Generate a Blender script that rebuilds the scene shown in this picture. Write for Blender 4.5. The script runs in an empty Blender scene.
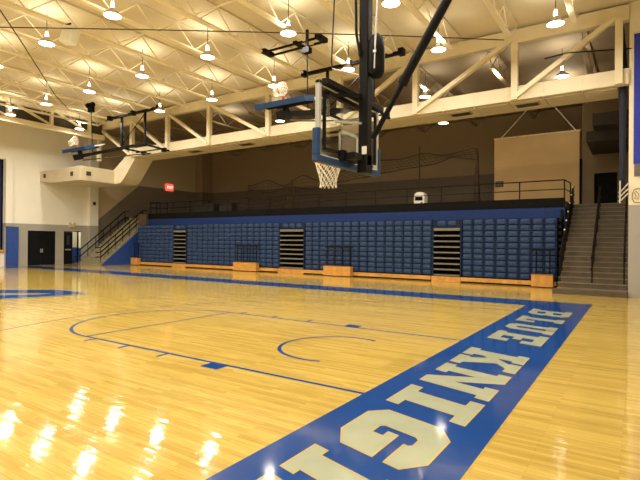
import bpy, bmesh, math, random
from mathutils import Vector, Matrix
random.seed(7)
FT = .3048
scene = bpy.context.scene
COL = scene.collection
PI = math.pi

# ------------------------------------------------------------------ materials
MATS = {}
def mat(name, col, rough=.6, metal=0, var=.10, scale=6., emit=0, ecol=None, bump=0, alpha=1, spec=.5):
    if name in MATS: return MATS[name]
    m = bpy.data.materials.new(name); m.use_nodes = True
    nt = m.node_tree; b = nt.nodes['Principled BSDF']
    tc = nt.nodes.new('ShaderNodeTexCoord')
    n = nt.nodes.new('ShaderNodeTexNoise'); n.inputs['Scale'].default_value = scale; n.inputs['Detail'].default_value = 4
    nt.links.new(tc.outputs['Object'], n.inputs['Vector'])
    r = nt.nodes.new('ShaderNodeValToRGB')
    c = list(col) + [1]
    r.color_ramp.elements[0].position = .3; r.color_ramp.elements[1].position = .7
    r.color_ramp.elements[0].color = [max(0, x*(1-var)) for x in col] + [1]
    r.color_ramp.elements[1].color = [min(1, x*(1+var)) for x in col] + [1]
    nt.links.new(n.outputs['Fac'], r.inputs['Fac'])
    nt.links.new(r.outputs['Color'], b.inputs['Base Color'])
    b.inputs['Roughness'].default_value = rough; b.inputs['Metallic'].default_value = metal
    b.inputs['Specular IOR Level'].default_value = spec
    if emit:
        b.inputs['Emission Color'].default_value = list(ecol or col) + [1]
        b.inputs['Emission Strength'].default_value = emit
    if alpha < 1: b.inputs['Alpha'].default_value = alpha
    if bump:
        bp = nt.nodes.new('ShaderNodeBump'); bp.inputs['Strength'].default_value = bump; bp.inputs['Distance'].default_value = .01
        nt.links.new(n.outputs['Fac'], bp.inputs['Height']); nt.links.new(bp.outputs['Normal'], b.inputs['Normal'])
    MATS[name] = m
    return m

def floor_mat():
    m = bpy.data.materials.new('maple_strip_floor'); m.use_nodes = True
    nt = m.node_tree; b = nt.nodes['Principled BSDF']; L = nt.links
    tc = nt.nodes.new('ShaderNodeTexCoord')
    br = nt.nodes.new('ShaderNodeTexBrick')
    br.offset = .37; br.offset_frequency = 2
    br.inputs['Scale'].default_value = 1
    br.inputs['Brick Width'].default_value = .95; br.inputs['Row Height'].default_value = .057
    br.inputs['Mortar Size'].default_value = .0012; br.inputs['Mortar Smooth'].default_value = .3
    br.inputs['Bias'].default_value = -.1
    br.inputs['Color1'].default_value = (.60, .45, .125, 1)
    br.inputs['Color2'].default_value = (.46, .325, .076, 1)
    br.inputs['Mortar'].default_value = (.33, .18, .05, 1)
    L.new(tc.outputs['Object'], br.inputs['Vector'])
    mp = nt.nodes.new('ShaderNodeMapping'); mp.inputs['Scale'].default_value = (1.2, 22, 1)
    L.new(tc.outputs['Object'], mp.inputs['Vector'])
    n = nt.nodes.new('ShaderNodeTexNoise'); n.inputs['Scale'].default_value = 2.2; n.inputs['Detail'].default_value = 6
    L.new(mp.outputs['Vector'], n.inputs['Vector'])
    r = nt.nodes.new('ShaderNodeValToRGB')
    r.color_ramp.elements[0].position = .3; r.color_ramp.elements[0].color = (.80, .74, .62, 1)
    r.color_ramp.elements[1].position = .62; r.color_ramp.elements[1].color = (1, 1, 1, 1)
    L.new(n.outputs['Fac'], r.inputs['Fac'])
    mx = nt.nodes.new('ShaderNodeMixRGB'); mx.blend_type = 'MULTIPLY'; mx.inputs['Fac'].default_value = .8
    L.new(br.outputs['Color'], mx.inputs['Color1']); L.new(r.outputs['Color'], mx.inputs['Color2'])
    L.new(mx.outputs['Color'], b.inputs['Base Color'])
    n2 = nt.nodes.new('ShaderNodeTexNoise'); n2.inputs['Scale'].default_value = 5; n2.inputs['Detail'].default_value = 3
    L.new(tc.outputs['Object'], n2.inputs['Vector'])
    mp2 = nt.nodes.new('ShaderNodeMapping'); mp2.inputs['Scale'].default_value = (1.6, 17.5, 1)
    L.new(tc.outputs['Object'], mp2.inputs['Vector'])
    n3 = nt.nodes.new('ShaderNodeTexNoise'); n3.inputs['Scale'].default_value = 1.0; n3.inputs['Detail'].default_value = 2
    L.new(mp2.outputs['Vector'], n3.inputs['Vector'])
    ad = nt.nodes.new('ShaderNodeMath'); ad.operation = 'ADD'; L.new(n2.outputs['Fac'], ad.inputs[0]); L.new(n3.outputs['Fac'], ad.inputs[1])
    bp = nt.nodes.new('ShaderNodeBump'); bp.inputs['Strength'].default_value = .10; bp.inputs['Distance'].default_value = .02
    L.new(ad.outputs[0], bp.inputs['Height']); L.new(bp.outputs['Normal'], b.inputs['Normal'])
    b.inputs['Roughness'].default_value = .07
    b.inputs['Specular IOR Level'].default_value = .46
    return m

def paint_mat(name, col, rough=.08):
    m = mat(name, col, rough, var=.05, scale=3)
    return m

# wall material: height bands (gray wainscot under cream), optional diagonal over the stairs
def wall_mat(name, upper, lower, z0, diag=None):
    m = bpy.data.materials.new(name); m.use_nodes = True
    nt = m.node_tree; b = nt.nodes['Principled BSDF']; L = nt.links
    tc = nt.nodes.new('ShaderNodeTexCoord'); sp = nt.nodes.new('ShaderNodeSeparateXYZ')
    L.new(tc.outputs['Object'], sp.inputs[0])
    def M(op, a, bb):
        x = nt.nodes.new('ShaderNodeMath'); x.operation = op
        for i, v in enumerate((a, bb)):
            if isinstance(v, (int, float)): x.inputs[i].default_value = v
            else: L.new(v, x.inputs[i])
        return x.outputs[0]
    h = z0
    if diag:
        y0, y1, z1 = diag
        t = M('SUBTRACT', sp.outputs[1], y0); t = M('MULTIPLY', t, (z1-z0)/(y1-y0))
        t = M('MAXIMUM', t, 0); t = M('MINIMUM', t, z1-z0); h = M('ADD', t, z0)
    f = M('GREATER_THAN', sp.outputs[2], h)
    n = nt.nodes.new('ShaderNodeTexNoise'); n.inputs['Scale'].default_value = 1.5; n.inputs['Detail'].default_value = 5
    L.new(tc.outputs['Object'], n.inputs['Vector'])
    mx = nt.nodes.new('ShaderNodeMixRGB'); L.new(f, mx.inputs['Fac'])
    mx.inputs['Color1'].default_value = (*lower, 1); mx.inputs['Color2'].default_value = (*upper, 1)
    r = nt.nodes.new('ShaderNodeValToRGB'); r.color_ramp.elements[0].color = (.9, .9, .9, 1)
    L.new(n.outputs['Fac'], r.inputs['Fac'])
    m2 = nt.nodes.new('ShaderNodeMixRGB'); m2.blend_type = 'MULTIPLY'; m2.inputs['Fac'].default_value = .6
    L.new(mx.outputs[0], m2.inputs['Color1']); L.new(r.outputs[0], m2.inputs['Color2'])
    L.new(m2.outputs[0], b.inputs['Base Color']); b.inputs['Roughness'].default_value = .55
    return m

CREAM = mat('cream_steel_paint', (.74, .66, .48), .5, var=.05, scale=2)
DECK = mat('cream_roof_deck', (.66, .58, .42), .7, var=.06, scale=1)
JOIST = mat('cream_joist_paint', (.86, .79, .62), .5, var=.05, scale=2)
DUCT = mat('cream_duct_paint', (.64, .57, .42), .6, var=.04, scale=2)
BLACK = mat('black_steel', (.007, .007, .008), .5, 0, var=.3, spec=.1)
DARKST = mat('dark_bronze_rail', (.010, .008, .007), .6, 0, var=.3, spec=.2)
DARK = mat('dark_recess', (.008, .0075, .0075), .8, var=.3, spec=.1)
NAVY = mat('navy_seat_plastic', (.026, .055, .145), .5, var=.14, scale=9, spec=.25)
NAVYP = mat('navy_tier_panel', (.012, .022, .058), .7, var=.2, spec=.1)
BLUE = mat('royal_blue_paint', (.022, .07, .33), .55, var=.1)
PADBLUE = mat('royal_blue_vinyl_pad', (.013, .045, .145), .5, var=.1, spec=.25)
CURT = mat('dark_blue_curtain', (.010, .018, .085), .85, var=.25, scale=12)
WOODO = mat('honey_wood', (.56, .275, .06), .4, var=.18, scale=5)
TREAD = mat('pale_tread', (.17, .155, .12), .5, var=.12)
CONC = mat('stair_tread_rubber', (.085, .064, .04), .7, var=.18, scale=4)
NOSE = mat('worn_stair_nosing', (.17, .135, .09), .6, var=.15, scale=4)
CONCL = mat('pale_concrete_step', (.33, .30, .205), .7, var=.15, scale=4)
WHITEM = mat('white_painted_metal', (.66, .66, .64), .4, var=.04)
WHITEP = mat('white_plastic', (.78, .76, .70), .45, var=.04)
GREYM = mat('grey_aluminium', (.55, .55, .56), .35, .6, var=.08)
BOARD = mat('beige_panel', (.62, .44, .22), .7, var=.05, scale=1)
NETW = mat('white_net_cord', (.88, .84, .74), .8, var=.05)
NETD = mat('dark_net_cord', (.10, .07, .045), .9, var=.2)
ORANGE = mat('orange_rim_paint', (.62, .14, .03), .4, var=.1)
LENS = mat('lamp_lens_glow', (1, .93, .78), .4, var=0, emit=10, ecol=(1, .93, .78))
GLOWS = mat('lamp_reflector_cream', (.46, .39, .27), .5, var=.05)
REDGLOW = mat('red_sign_glow', (.9, .05, .03), .4, var=0, emit=1.3, ecol=(1, .10, .06))
REDL = mat('pale_red_letter', (1, .7, .6), .4, var=0, emit=2.0, ecol=(1, .55, .45))
FLOORM = floor_mat()
CBLUE = paint_mat('court_blue_paint', (.012, .062, .28))
CWHITE = paint_mat('court_white_paint', (.37, .41, .315))
CGOLD = paint_mat('court_gold_paint', (.55, .42, .14))
GREYP = (.40, .385, .34)
WHITEW = (.93, .91, .83)
TAN = (.50, .40, .27)
WL = wall_mat('left_wall_paint', WHITEW, GREYP, 2.75)
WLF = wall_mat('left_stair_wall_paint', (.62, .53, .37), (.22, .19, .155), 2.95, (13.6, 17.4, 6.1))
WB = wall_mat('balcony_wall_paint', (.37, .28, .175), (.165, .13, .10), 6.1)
WR = wall_mat('right_pillar_paint', (.84, .78, .62), (.36, .35, .33), 3.02)
WPLAIN = mat('plain_wall_paint', (.72, .66, .52), .6, var=.06, scale=1)
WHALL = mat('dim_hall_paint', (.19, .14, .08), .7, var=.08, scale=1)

def glass_mat():
    m = bpy.data.materials.new('clear_backboard_glass'); m.use_nodes = True
    nt = m.node_tree; nt.nodes.clear()
    o = nt.nodes.new('ShaderNodeOutputMaterial'); t = nt.nodes.new('ShaderNodeBsdfTransparent'); g = nt.nodes.new('ShaderNodeBsdfGlossy')
    t.inputs[0].default_value = (.93, .95, .93, 1); g.inputs['Roughness'].default_value = .03
    n = nt.nodes.new('ShaderNodeTexNoise'); n.inputs['Scale'].default_value = 3
    r = nt.nodes.new('ShaderNodeMapRange'); r.inputs['To Min'].default_value = .06; r.inputs['To Max'].default_value = .12
    nt.links.new(n.outputs['Fac'], r.inputs['Value'])
    x = nt.nodes.new('ShaderNodeMixShader'); nt.links.new(r.outputs[0], x.inputs[0])
    nt.links.new(t.outputs[0], x.inputs[1]); nt.links.new(g.outputs[0], x.inputs[2]); nt.links.new(x.outputs[0], o.inputs[0])
    return m
GLASS = glass_mat()

# ------------------------------------------------------------------ mesh helper
class MB:
    def __init__(s): s.v = []; s.f = []; s.sm = []
    def add(s, vs, fs, smooth=False):
        o = len(s.v); s.v += [tuple(p) for p in vs]; s.f += [tuple(i+o for i in f) for f in fs]; s.sm += [smooth]*len(fs)
        return s
    def box(s, x0, x1, y0, y1, z0, z1):
        vs = [(x, y, z) for z in (z0, z1) for y in (y0, y1) for x in (x0, x1)]
        return s.add(vs, [(0,2,3,1),(4,5,7,6),(0,1,5,4),(2,6,7,3),(0,4,6,2),(1,3,7,5)])
    def bar(s, p, q, w, h=None, up=(0,0,1)):
        h = h or w; p = Vector(p); q = Vector(q); d = (q-p).normalized(); u = Vector(up)
        if abs(d.dot(u)) > .98: u = Vector((0,1,0)) if abs(d.y) < .9 else Vector((1,0,0))
        a = d.cross(u).normalized(); b = a.cross(d).normalized()
        vs = [c + a*sx*w/2 + b*sy*h/2 for c in (p, q) for sx, sy in ((-1,-1),(1,-1),(1,1),(-1,1))]
        return s.add(vs, [(0,1,2,3),(7,6,5,4),(0,4,5,1),(1,5,6,2),(2,6,7,3),(3,7,4,0)])
    def tube(s, p, q, r, n=8, r2=None):
        r2 = r if r2 is None else r2; p = Vector(p); q = Vector(q); d = (q-p).normalized()
        u = Vector((0,0,1)) if abs(d.z) < .9 else Vector((1,0,0)); a = d.cross(u).normalized(); b = a.cross(d)
        vs = [c + (a*math.cos(2*PI*i/n) + b*math.sin(2*PI*i/n))*rr for c, rr in ((p, r), (q, r2)) for i in range(n)]
        s.add(vs, [(i, (i+1)%n, n+(i+1)%n, n+i) for i in range(n)], True)
        return s.add(vs, [tuple(range(n-1,-1,-1)), tuple(range(n, 2*n))])
    def path(s, pts, r, n=6, closed=False):
        P = [Vector(p) for p in pts]; N = len(P); vs = []
        for i in range(N):
            a = P[(i-1) % N] if (closed or i) else P[i]; b = P[(i+1) % N] if (closed or i < N-1) else P[i]
            d = (b-a).normalized(); u = Vector((0,0,1)) if abs(d.z) < .95 else Vector((1,0,0))
            e = d.cross(u).normalized(); g = e.cross(d)
            vs += [P[i] + (e*math.cos(2*PI*k/n) + g*math.sin(2*PI*k/n))*r for k in range(n)]
        M = N if closed else N-1
        return s.add(vs, [(i*n+k, i*n+(k+1)%n, ((i+1)%N)*n+(k+1)%n, ((i+1)%N)*n+k) for i in range(M) for k in range(n)], True)
    def lathe(s, prof, c, n=20, axis='z'):
        vs = []
        for r, z in prof:
            for k in range(n):
                a = 2*PI*k/n; vs.append((c[0]+r*math.cos(a), c[1]+r*math.sin(a), c[2]+z))
        return s.add(vs, [(i*n+k, i*n+(k+1)%n, (i+1)*n+(k+1)%n, (i+1)*n+k) for i in range(len(prof)-1) for k in range(n)], True)
    def disc(s, c, r, n=20, down=False):
        vs = [(c[0]+r*math.cos(2*PI*k/n), c[1]+r*math.sin(2*PI*k/n), c[2]) for k in range(n)]
        return s.add(vs, [tuple(range(n-1,-1,-1)) if down else tuple(range(n))])
    def prism(s, poly, axis, a, b):   # poly in the two other axes
        def P(u, v, t): return {'x': (t,u,v), 'y': (u,t,v), 'z': (u,v,t)}[axis]
        n = len(poly); vs = [P(u,v,a) for u,v in poly] + [P(u,v,b) for u,v in poly]
        return s.add(vs, [tuple(range(n-1,-1,-1)), tuple(range(n,2*n))] + [(i,(i+1)%n,n+(i+1)%n,n+i) for i in range(n)])
    def strip(s, pts, w, z):         # flat ribbon on the floor
        P = [Vector(p) for p in pts]; vs = []
        for i, p in enumerate(P):
            d = (P[min(i+1,len(P)-1)] - P[max(i-1,0)]).normalized(); n = Vector((-d.y, d.x))
            vs += [(*(p+n*w/2), z), (*(p-n*w/2), z)]
        return s.add(vs, [(2*i+1, 2*i+3, 2*i+2, 2*i) for i in range(len(P)-1)])
    def mesh(s, name, m, bevel=0, fix=True):
        me = bpy.data.meshes.new(name); me.from_pydata([tuple(v) for v in s.v], [], s.f); me.materials.append(m)
        bm = bmesh.new(); bm.from_mesh(me)
        for f, q in zip(bm.faces, s.sm): f.smooth = q
        if fix: bmesh.ops.recalc_face_normals(bm, faces=bm.faces)
        if bevel: bmesh.ops.bevel(bm, geom=bm.edges[:], offset=bevel, segments=1, affect='EDGES', clamp_overlap=True)
        bm.to_mesh(me); bm.free(); return me
    def build(s, name, m, parent=None, bevel=0, fix=True):
        o = bpy.data.objects.new(name, s.mesh(name, m, bevel, fix)); COL.objects.link(o)
        if parent: attach(o, parent)
        return o
def attach(o, parent):       # geometry is written in world space; keep it there
    o.parent = parent
    o.matrix_parent_inverse = Matrix.Translation(wloc(parent)).inverted()
def wloc(o):
    v = o.location.copy()
    p = o
    while p.parent:
        v = p.parent.location + v if False else v
        p = p.parent
    return v
def tag(o, label=None, cat=None, group=None, kind=None):
    if label: o['label'] = label
    if cat: o['category'] = cat
    if group: o['group'] = group
    if kind: o['kind'] = kind
    return o
def thing(name, label, cat, loc=(0,0,0), group=None, kind=None):
    o = bpy.data.objects.new(name, None); COL.objects.link(o); o.location = loc; o.empty_display_size = .2
    return tag(o, label, cat, group, kind)
def part(parent, name, m, mb, bevel=0, fix=True): return mb.build(name, m, parent, bevel, fix)
def inst(mesh, name, loc, parent):
    o = bpy.data.objects.new(name, mesh); COL.objects.link(o); o.parent = parent
    o.location = Vector(loc) - Vector(parent.location); return o
def struct(name, m, mb, label=None, cat=None, parent=None, bevel=0):
    o = mb.build(name, m, parent, bevel); 
    if not parent: tag(o, label, cat, kind='structure')
    return o
def copy_tree(o, loc, label, group=None):
    r = o.copy(); COL.objects.link(r); r.location = loc; r['label'] = label
    def rec(src, dst):
        for ch in list(src.children):
            c = ch.copy(); COL.objects.link(c); c.parent = dst
            rec(ch, c)
    rec(o, r)
    return r

# ------------------------------------------------------------------ shell
XL, XR, YN, YB, ZC = -30.9, 3.4, -14., 24.5, 9.66
fl = struct('floor', FLOORM, MB().box(XL-3, XR, YN, 16, -.2, 0), 'glossy honey maple basketball court floor with blue paint', 'floor')
struct('ceiling', DECK, MB().box(XL-.3, XR+.3, YN-.3, 12.1, ZC, ZC+.15), 'cream painted steel roof deck over the court', 'ceiling')
struct('ceiling', mat('shaded_roof_deck', (.34, .26, .165), .7, var=.08, scale=1), MB().box(XL-.3, XR+.3, 12.1, YB+.3, ZC, ZC+.15), 'roof deck over the balcony with shade in its brown tone', 'ceiling')  # same deck as over the court, darkened in colour for balcony shade
# left wall, with stage opening, double door, open doorway
w = MB()
X0 = XL-.25
for (a, b, c_, d_), lab in zip(((7.6, 9.0, 0, ZC), (9.0, 10.78, 2.3, ZC), (10.78, 11.38, 0, ZC), (11.38, 12.62, 2.33, ZC), (12.62, 13.1, 0, ZC), (-8, 7.6, 6.8, ZC), (YN, -8, 0, ZC)),
    ('between the stage and the black double doors', 'above the black double doors', 'between the double doors and the open doorway', 'above the open doorway', 'between the open doorway and the left stairs', 'above the stage opening', 'beyond the far side of the stage')):
    struct('wall_left', WL, MB().box(X0, XL, a, b, c_, d_), 'cream and grey end wall piece ' + lab, 'wall')
struct('wall_left.001', WLF, MB().box(X0, XL, 13.1, YB, 0, ZC), 'tan wall with diagonal grey paint above the left staircase', 'wall')
struct('trim_1', WL, MB().box(XL+.001, XL+.32, 13.1, 13.75, 0, ZC), 'cream pilaster on the end wall beside the left staircase', 'pilaster')
struct('trim_2', WL, MB().box(XL+.001, XL+.14, 7.6, 8.0, 2.55, 6.9), 'cream column beside the stage opening', 'column')
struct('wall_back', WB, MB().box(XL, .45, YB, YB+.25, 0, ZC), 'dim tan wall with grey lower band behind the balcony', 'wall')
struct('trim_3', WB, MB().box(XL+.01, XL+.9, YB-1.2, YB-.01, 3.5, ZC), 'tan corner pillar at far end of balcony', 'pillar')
struct('wall_front', WPLAIN, MB().box(XL-3, XR+.2, YN-.25, YN, 0, ZC), 'plain cream wall on the near side of the court', 'wall')
struct('wall_right', WPLAIN, MB().box(XR, XR+.25, YN, YB, 0, ZC), 'plain cream wall behind the painted end line', 'wall')
struct('wall_right.001', WR, MB().box(2.34, XR, 12.0, 13.2, 0, ZC), 'cream and grey wall return beside the right staircase', 'wall')
# hall at the head of the right stairs
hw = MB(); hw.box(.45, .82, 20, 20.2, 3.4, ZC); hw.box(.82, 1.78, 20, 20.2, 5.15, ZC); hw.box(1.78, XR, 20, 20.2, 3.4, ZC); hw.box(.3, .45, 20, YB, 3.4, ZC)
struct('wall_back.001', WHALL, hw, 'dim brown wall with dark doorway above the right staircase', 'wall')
struct('door_3', DARK, MB().box(.80, 1.80, 20.22, 20.3, 3.4, 5.2), 'dark doorway at head of the right staircase', 'doorway')
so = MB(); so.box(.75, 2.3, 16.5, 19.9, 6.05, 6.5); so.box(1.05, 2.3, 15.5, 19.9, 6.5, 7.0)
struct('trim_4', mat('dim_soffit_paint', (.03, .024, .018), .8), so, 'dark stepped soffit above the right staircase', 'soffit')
struct('trim_5', BLUE, MB().box(XL+.004, XL+.09, 7.68, 8.4, .02, 2.52), 'royal blue painted pad panel beside the stage', 'wall pad')

# balcony
BY, BZ, BX0, BX1 = 15.2, 3.5, -26.7, .12
struct('balcony_floor', WHALL, MB().box(BX0, BX1, BY, YB, BZ-.3, BZ), 'balcony deck above the folded bleachers', 'balcony')
struct('balcony_floor.001', WHALL, MB().box(BX1, XR, 16.85, YB, BZ-.3, BZ-.06), 'landing at head of the right staircase', 'landing')
struct('trim_6', DARK, MB().box(BX0, BX1, BY-.06, BY-.005, 3.24, 3.62), 'black edge band along the balcony front', 'edge band')
struct('wall_balcony', mat('deep_blue_front', (.012, .036, .16), .6, var=.1, spec=.2), MB().box(BX0, BX1, BY-.03, BY+.1, 0, 3.24), 'royal blue balcony front wall above the bleachers', 'wall')
# ------------------------------------------------------------------ court paint (children of the floor)
def fpart(name, m, mb): return part(fl, name, m, mb)
Z1, Z2, Z3, Z4 = .0015, .003, .0045, .006
LW = .06
CXL = -94*FT
fpart('end_band', CBLUE, MB().box(0, 1.53, -9.1, 9.05, -.01, Z2))
fpart('end_band', CBLUE, MB().box(CXL-1.53, CXL, -9.1, 9.05, -.01, Z2))
fpart('side_band', CBLUE, MB().box(CXL, 0, 7.72, 9.05, -.01, Z2))
fpart('side_band', CBLUE, MB().box(CXL, 0, -9.1, -7.7, -.01, Z2))
def arc(cx, cy, r, a0, a1, n=48): return [(cx+r*math.cos(a0+(a1-a0)*i/n), cy+r*math.sin(a0+(a1-a0)*i/n)) for i in range(n+1)]
for sgn, bx in ((1, 0), (-1, CXL)):
    X = lambda d: bx - sgn*d
    for s in (-1, 1):
        fpart('lane_line', CBLUE, MB().strip([(X(0), s*1.82), (X(5.66), s*1.82)], LW, Z1))
        a, b = sorted((X(2.12), X(2.44)))
        mb = MB(); y0, y1 = sorted((s*1.85, s*2.06)); mb.box(a, b, y0, y1, -.01, Z1)
        fpart('lane_block', CBLUE, mb)
        for d in (3.38, 4.35, 5.3):
            fpart('lane_tick', CBLUE, MB().strip([(X(d), s*1.85), (X(d), s*2.05)], LW, Z1))
    fpart('free_throw_line', CBLUE, MB().strip([(X(5.64), -1.82), (X(5.64), 1.82)], .05, Z1))
    h = PI/2
    c = PI if sgn > 0 else 0
    fpart('free_throw_arc', CBLUE, MB().strip(arc(X(5.64), 0, 1.83, c-h, c+h), LW, Z1))
    fpart('restricted_arc', CBLUE, MB().strip(arc(X(1.5), 0, .92, c-h-.3, c+h+.3), LW, Z1))
    r3 = 20.75*FT
    fpart('three_point_line', mat('grey_blue_line', (.17, .16, .17), .2, var=.05), MB().strip([(X(0), -r3)] + (arc(X(1.6), 0, r3, c-h, c+h) if sgn < 0 else arc(X(1.6), 0, r3, c+h, c-h)) + [(X(0), r3)], .045, Z1))
fpart('half_court_line', CBLUE, MB().strip([(CXL/2, -7.7), (CXL/2, 7.72)], LW, Z1))

GL = {
'B': (.95, [[(0,0),(.75,0),(.95,.15),(.95,.42),(.87,.5),(.95,.58),(.95,.85),(.75,1),(0,1),(0,.82),(.12,.82),(.12,.18),(0,.18)], [(.4,.2),(.4,.41),(.6,.41),(.66,.36),(.66,.25),(.6,.2)], [(.4,.59),(.4,.8),(.6,.8),(.66,.75),(.66,.64),(.6,.59)]]),
'L': (.8, [[(0,0),(.8,0),(.8,.42),(.58,.42),(.58,.2),(.42,.2),(.42,.82),(.55,.82),(.55,1),(0,1),(0,.82),(.12,.82),(.12,.18),(0,.18)]]),
'U': (.9, [[(.25,0),(.65,0),(.8,.15),(.8,.82),(.9,.82),(.9,1),(.47,1),(.47,.82),(.54,.82),(.54,.28),(.48,.2),(.42,.2),(.36,.28),(.36,.82),(.43,.82),(.43,1),(0,1),(0,.82),(.1,.82),(.1,.15)]]),
'E': (.85, [[(0,0),(.85,0),(.85,.38),(.63,.38),(.63,.2),(.4,.2),(.4,.42),(.6,.42),(.6,.58),(.4,.58),(.4,.8),(.63,.8),(.63,.62),(.85,.62),(.85,1),(0,1),(0,.82),(.12,.82),(.12,.18),(0,.18)]]),
'K': (1.05, [[(0,0),(.48,0),(.48,.18),(.4,.18),(.4,.36),(.47,.44),(.62,.18),(.56,.18),(.56,0),(1.05,0),(1.05,.18),(.95,.18),(.67,.64),(.84,.82),(1.0,.82),(1.0,1),(.56,1),(.56,.82),(.6,.82),(.4,.58),(.4,.82),(.48,.82),(.48,1),(0,1),(0,.82),(.1,.82),(.1,.18),(0,.18)]]),
'N': (1.1, [[(0,0),(.45,0),(.45,.18),(.36,.18),(.36,.6),(.74,0),(1.0,0),(1.0,.82),(1.1,.82),(1.1,1),(.65,1),(.65,.82),(.74,.82),(.74,.42),(.38,1),(0,1),(0,.82),(.1,.82),(.1,.18),(0,.18)]]),
'I': (.6, [[(0,0),(.6,0),(.6,.18),(.45,.18),(.45,.82),(.6,.82),(.6,1),(0,1),(0,.82),(.15,.82),(.15,.18),(0,.18)]]),
'G': (.95, [[(.2,0),(.72,0),(.95,.17),(.95,.55),(.44,.55),(.44,.42),(.55,.42),(.55,.30),(.40,.30),(.36,.34),(.36,.70),(.40,.74),(.52,.74),(.55,.71),(.55,.66),(.95,.66),(.95,.83),(.72,1),(.2,1),(0,.83),(0,.17)]]),
'H': (1.05, [[(0,0),(.47,0),(.47,.18),(.39,.18),(.39,.41),(.66,.41),(.66,.18),(.58,.18),(.58,0),(1.05,0),(1.05,.18),(.95,.18),(.95,.82),(1.05,.82),(1.05,1),(.58,1),(.58,.82),(.66,.82),(.66,.59),(.39,.59),(.39,.82),(.47,.82),(.47,1),(0,1),(0,.82),(.1,.82),(.1,.18),(0,.18)]]),
'T': (.95, [[(.2,0),(.75,0),(.75,.18),(.62,.18),(.62,.8),(.75,.8),(.75,.62),(.95,.62),(.95,1),(0,1),(0,.62),(.2,.62),(.2,.8),(.33,.8),(.33,.18),(.2,.18)]]),
'S': (.9, [[(.2,0),(.7,0),(.9,.15),(.9,.48),(.72,.6),(.3,.68),(.3,.78),(.34,.82),(.56,.82),(.6,.78),(.6,.7),(.9,.7),(.9,.86),(.7,1),(.2,1),(0,.85),(0,.54),(.18,.42),(.6,.33),(.6,.22),(.56,.18),(.34,.18),(.3,.22),(.3,.32),(0,.32),(0,.14)]]),
'X': (.6, [[(0,0),(.17,0),(.3,.3),(.43,0),(.6,0),(.4,.5),(.6,1),(.43,1),(.3,.7),(.17,1),(0,1),(.2,.5)]]),
}
def flat_mesh(name, polys, m, f):          # polys: outline + holes in 2D, f maps (u,v) to a world point
    cu = bpy.data.curves.new(name, 'CURVE'); cu.dimensions = '2D'; cu.fill_mode = 'FRONT'
    for p in polys:
        sp = cu.splines.new('POLY'); sp.points.add(len(p)-1); sp.use_cyclic_u = True
        for q, c in zip(sp.points, p): q.co = (c[0], c[1], 0, 1)
    t = bpy.data.objects.new(name, cu); me = bpy.data.meshes.new_from_object(t)
    bpy.data.objects.remove(t); bpy.data.curves.remove(cu)
    for v in me.vertices: v.co = f(v.co.x, v.co.y)
    me.name = name; me.materials.clear(); me.materials.append(m)
    o = bpy.data.objects.new(name, me); COL.objects.link(o); return o
def outline(polys, w, f):                  # ribbon just inside each edge
    mb = MB()
    for p in polys:
        n = len(p); A = [Vector(q) for q in p]
        ar = sum(A[i].x*A[(i+1)%n].y - A[(i+1)%n].x*A[i].y for i in range(n))
        s = 1 if (ar > 0) == (p is polys[0]) else -1
        inn = []
        for i in range(n):
            d0 = (A[i]-A[i-1]).normalized(); d1 = (A[(i+1)%n]-A[i]).normalized()
            n0 = Vector((-d0.y, d0.x))*s; n1 = Vector((-d1.y, d1.x))*s; b = (n0+n1)
            b = b/max(.35, b.dot(n0)) if b.length > 1e-4 else n0
            inn.append(A[i]+b*w)
        vs = [f(*q) for q in A] + [f(*q) for q in inn]
        mb.add(vs, [(i, (i+1)%n, n+(i+1)%n, n+i) for i in range(n)])
    return mb
V0, VH, SH = .31, .95, .28
for ch, ys, yw in (('B',7.08,1.05),('L',5.62,.85),('U',4.45,.92),('E',3.28,.95),('K',1.38,1.15),('N',.12,1.15),('I',-1.17,.72),('G',-2.1,.98),('H',-3.27,1.1),('T',-4.5,.98),('S',-5.65,.95)):
    wd, polys = GL[ch]
    P = [[(u*yw/wd, v*VH) for u, v in p] for p in polys]
    o = flat_mesh('court_letter', P, CWHITE, lambda u, v: (V0+v, ys-u-SH*v, Z3)); o.parent = fl
    q = outline(P, .016, lambda u, v: (V0+v, ys-u-SH*v, Z4)).build('letter_outline', CGOLD, None); q.parent = o
logo = [(-12.95,-2.3),(-12.74,-.24),(-12.46,.45),(-12.2,1.2),(-12.2,2.0),(-12.8,2.12),(-13.81,2.08),(-14.68,1.5),(-15.34,.85),(-16.5,-.4),(-16.5,-2.3)]
hole = [(-14.3,-1.3),(-13.75,.18),(-13.01,1.0),(-12.95,1.32),(-13.26,1.28),(-14.45,.47),(-15.5,-.6),(-15.5,-1.3)]
o = flat_mesh('center_logo', [logo, hole], CBLUE, lambda u, v: (u, v, Z3)); o.parent = fl
q = outline([logo], -.15, lambda u, v: (u, v, Z4)).build('logo_border', CWHITE); q.parent = o
q = outline([hole], .07, lambda u, v: (u, v, Z4)).build('logo_border', CWHITE); q.parent = o

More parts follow.
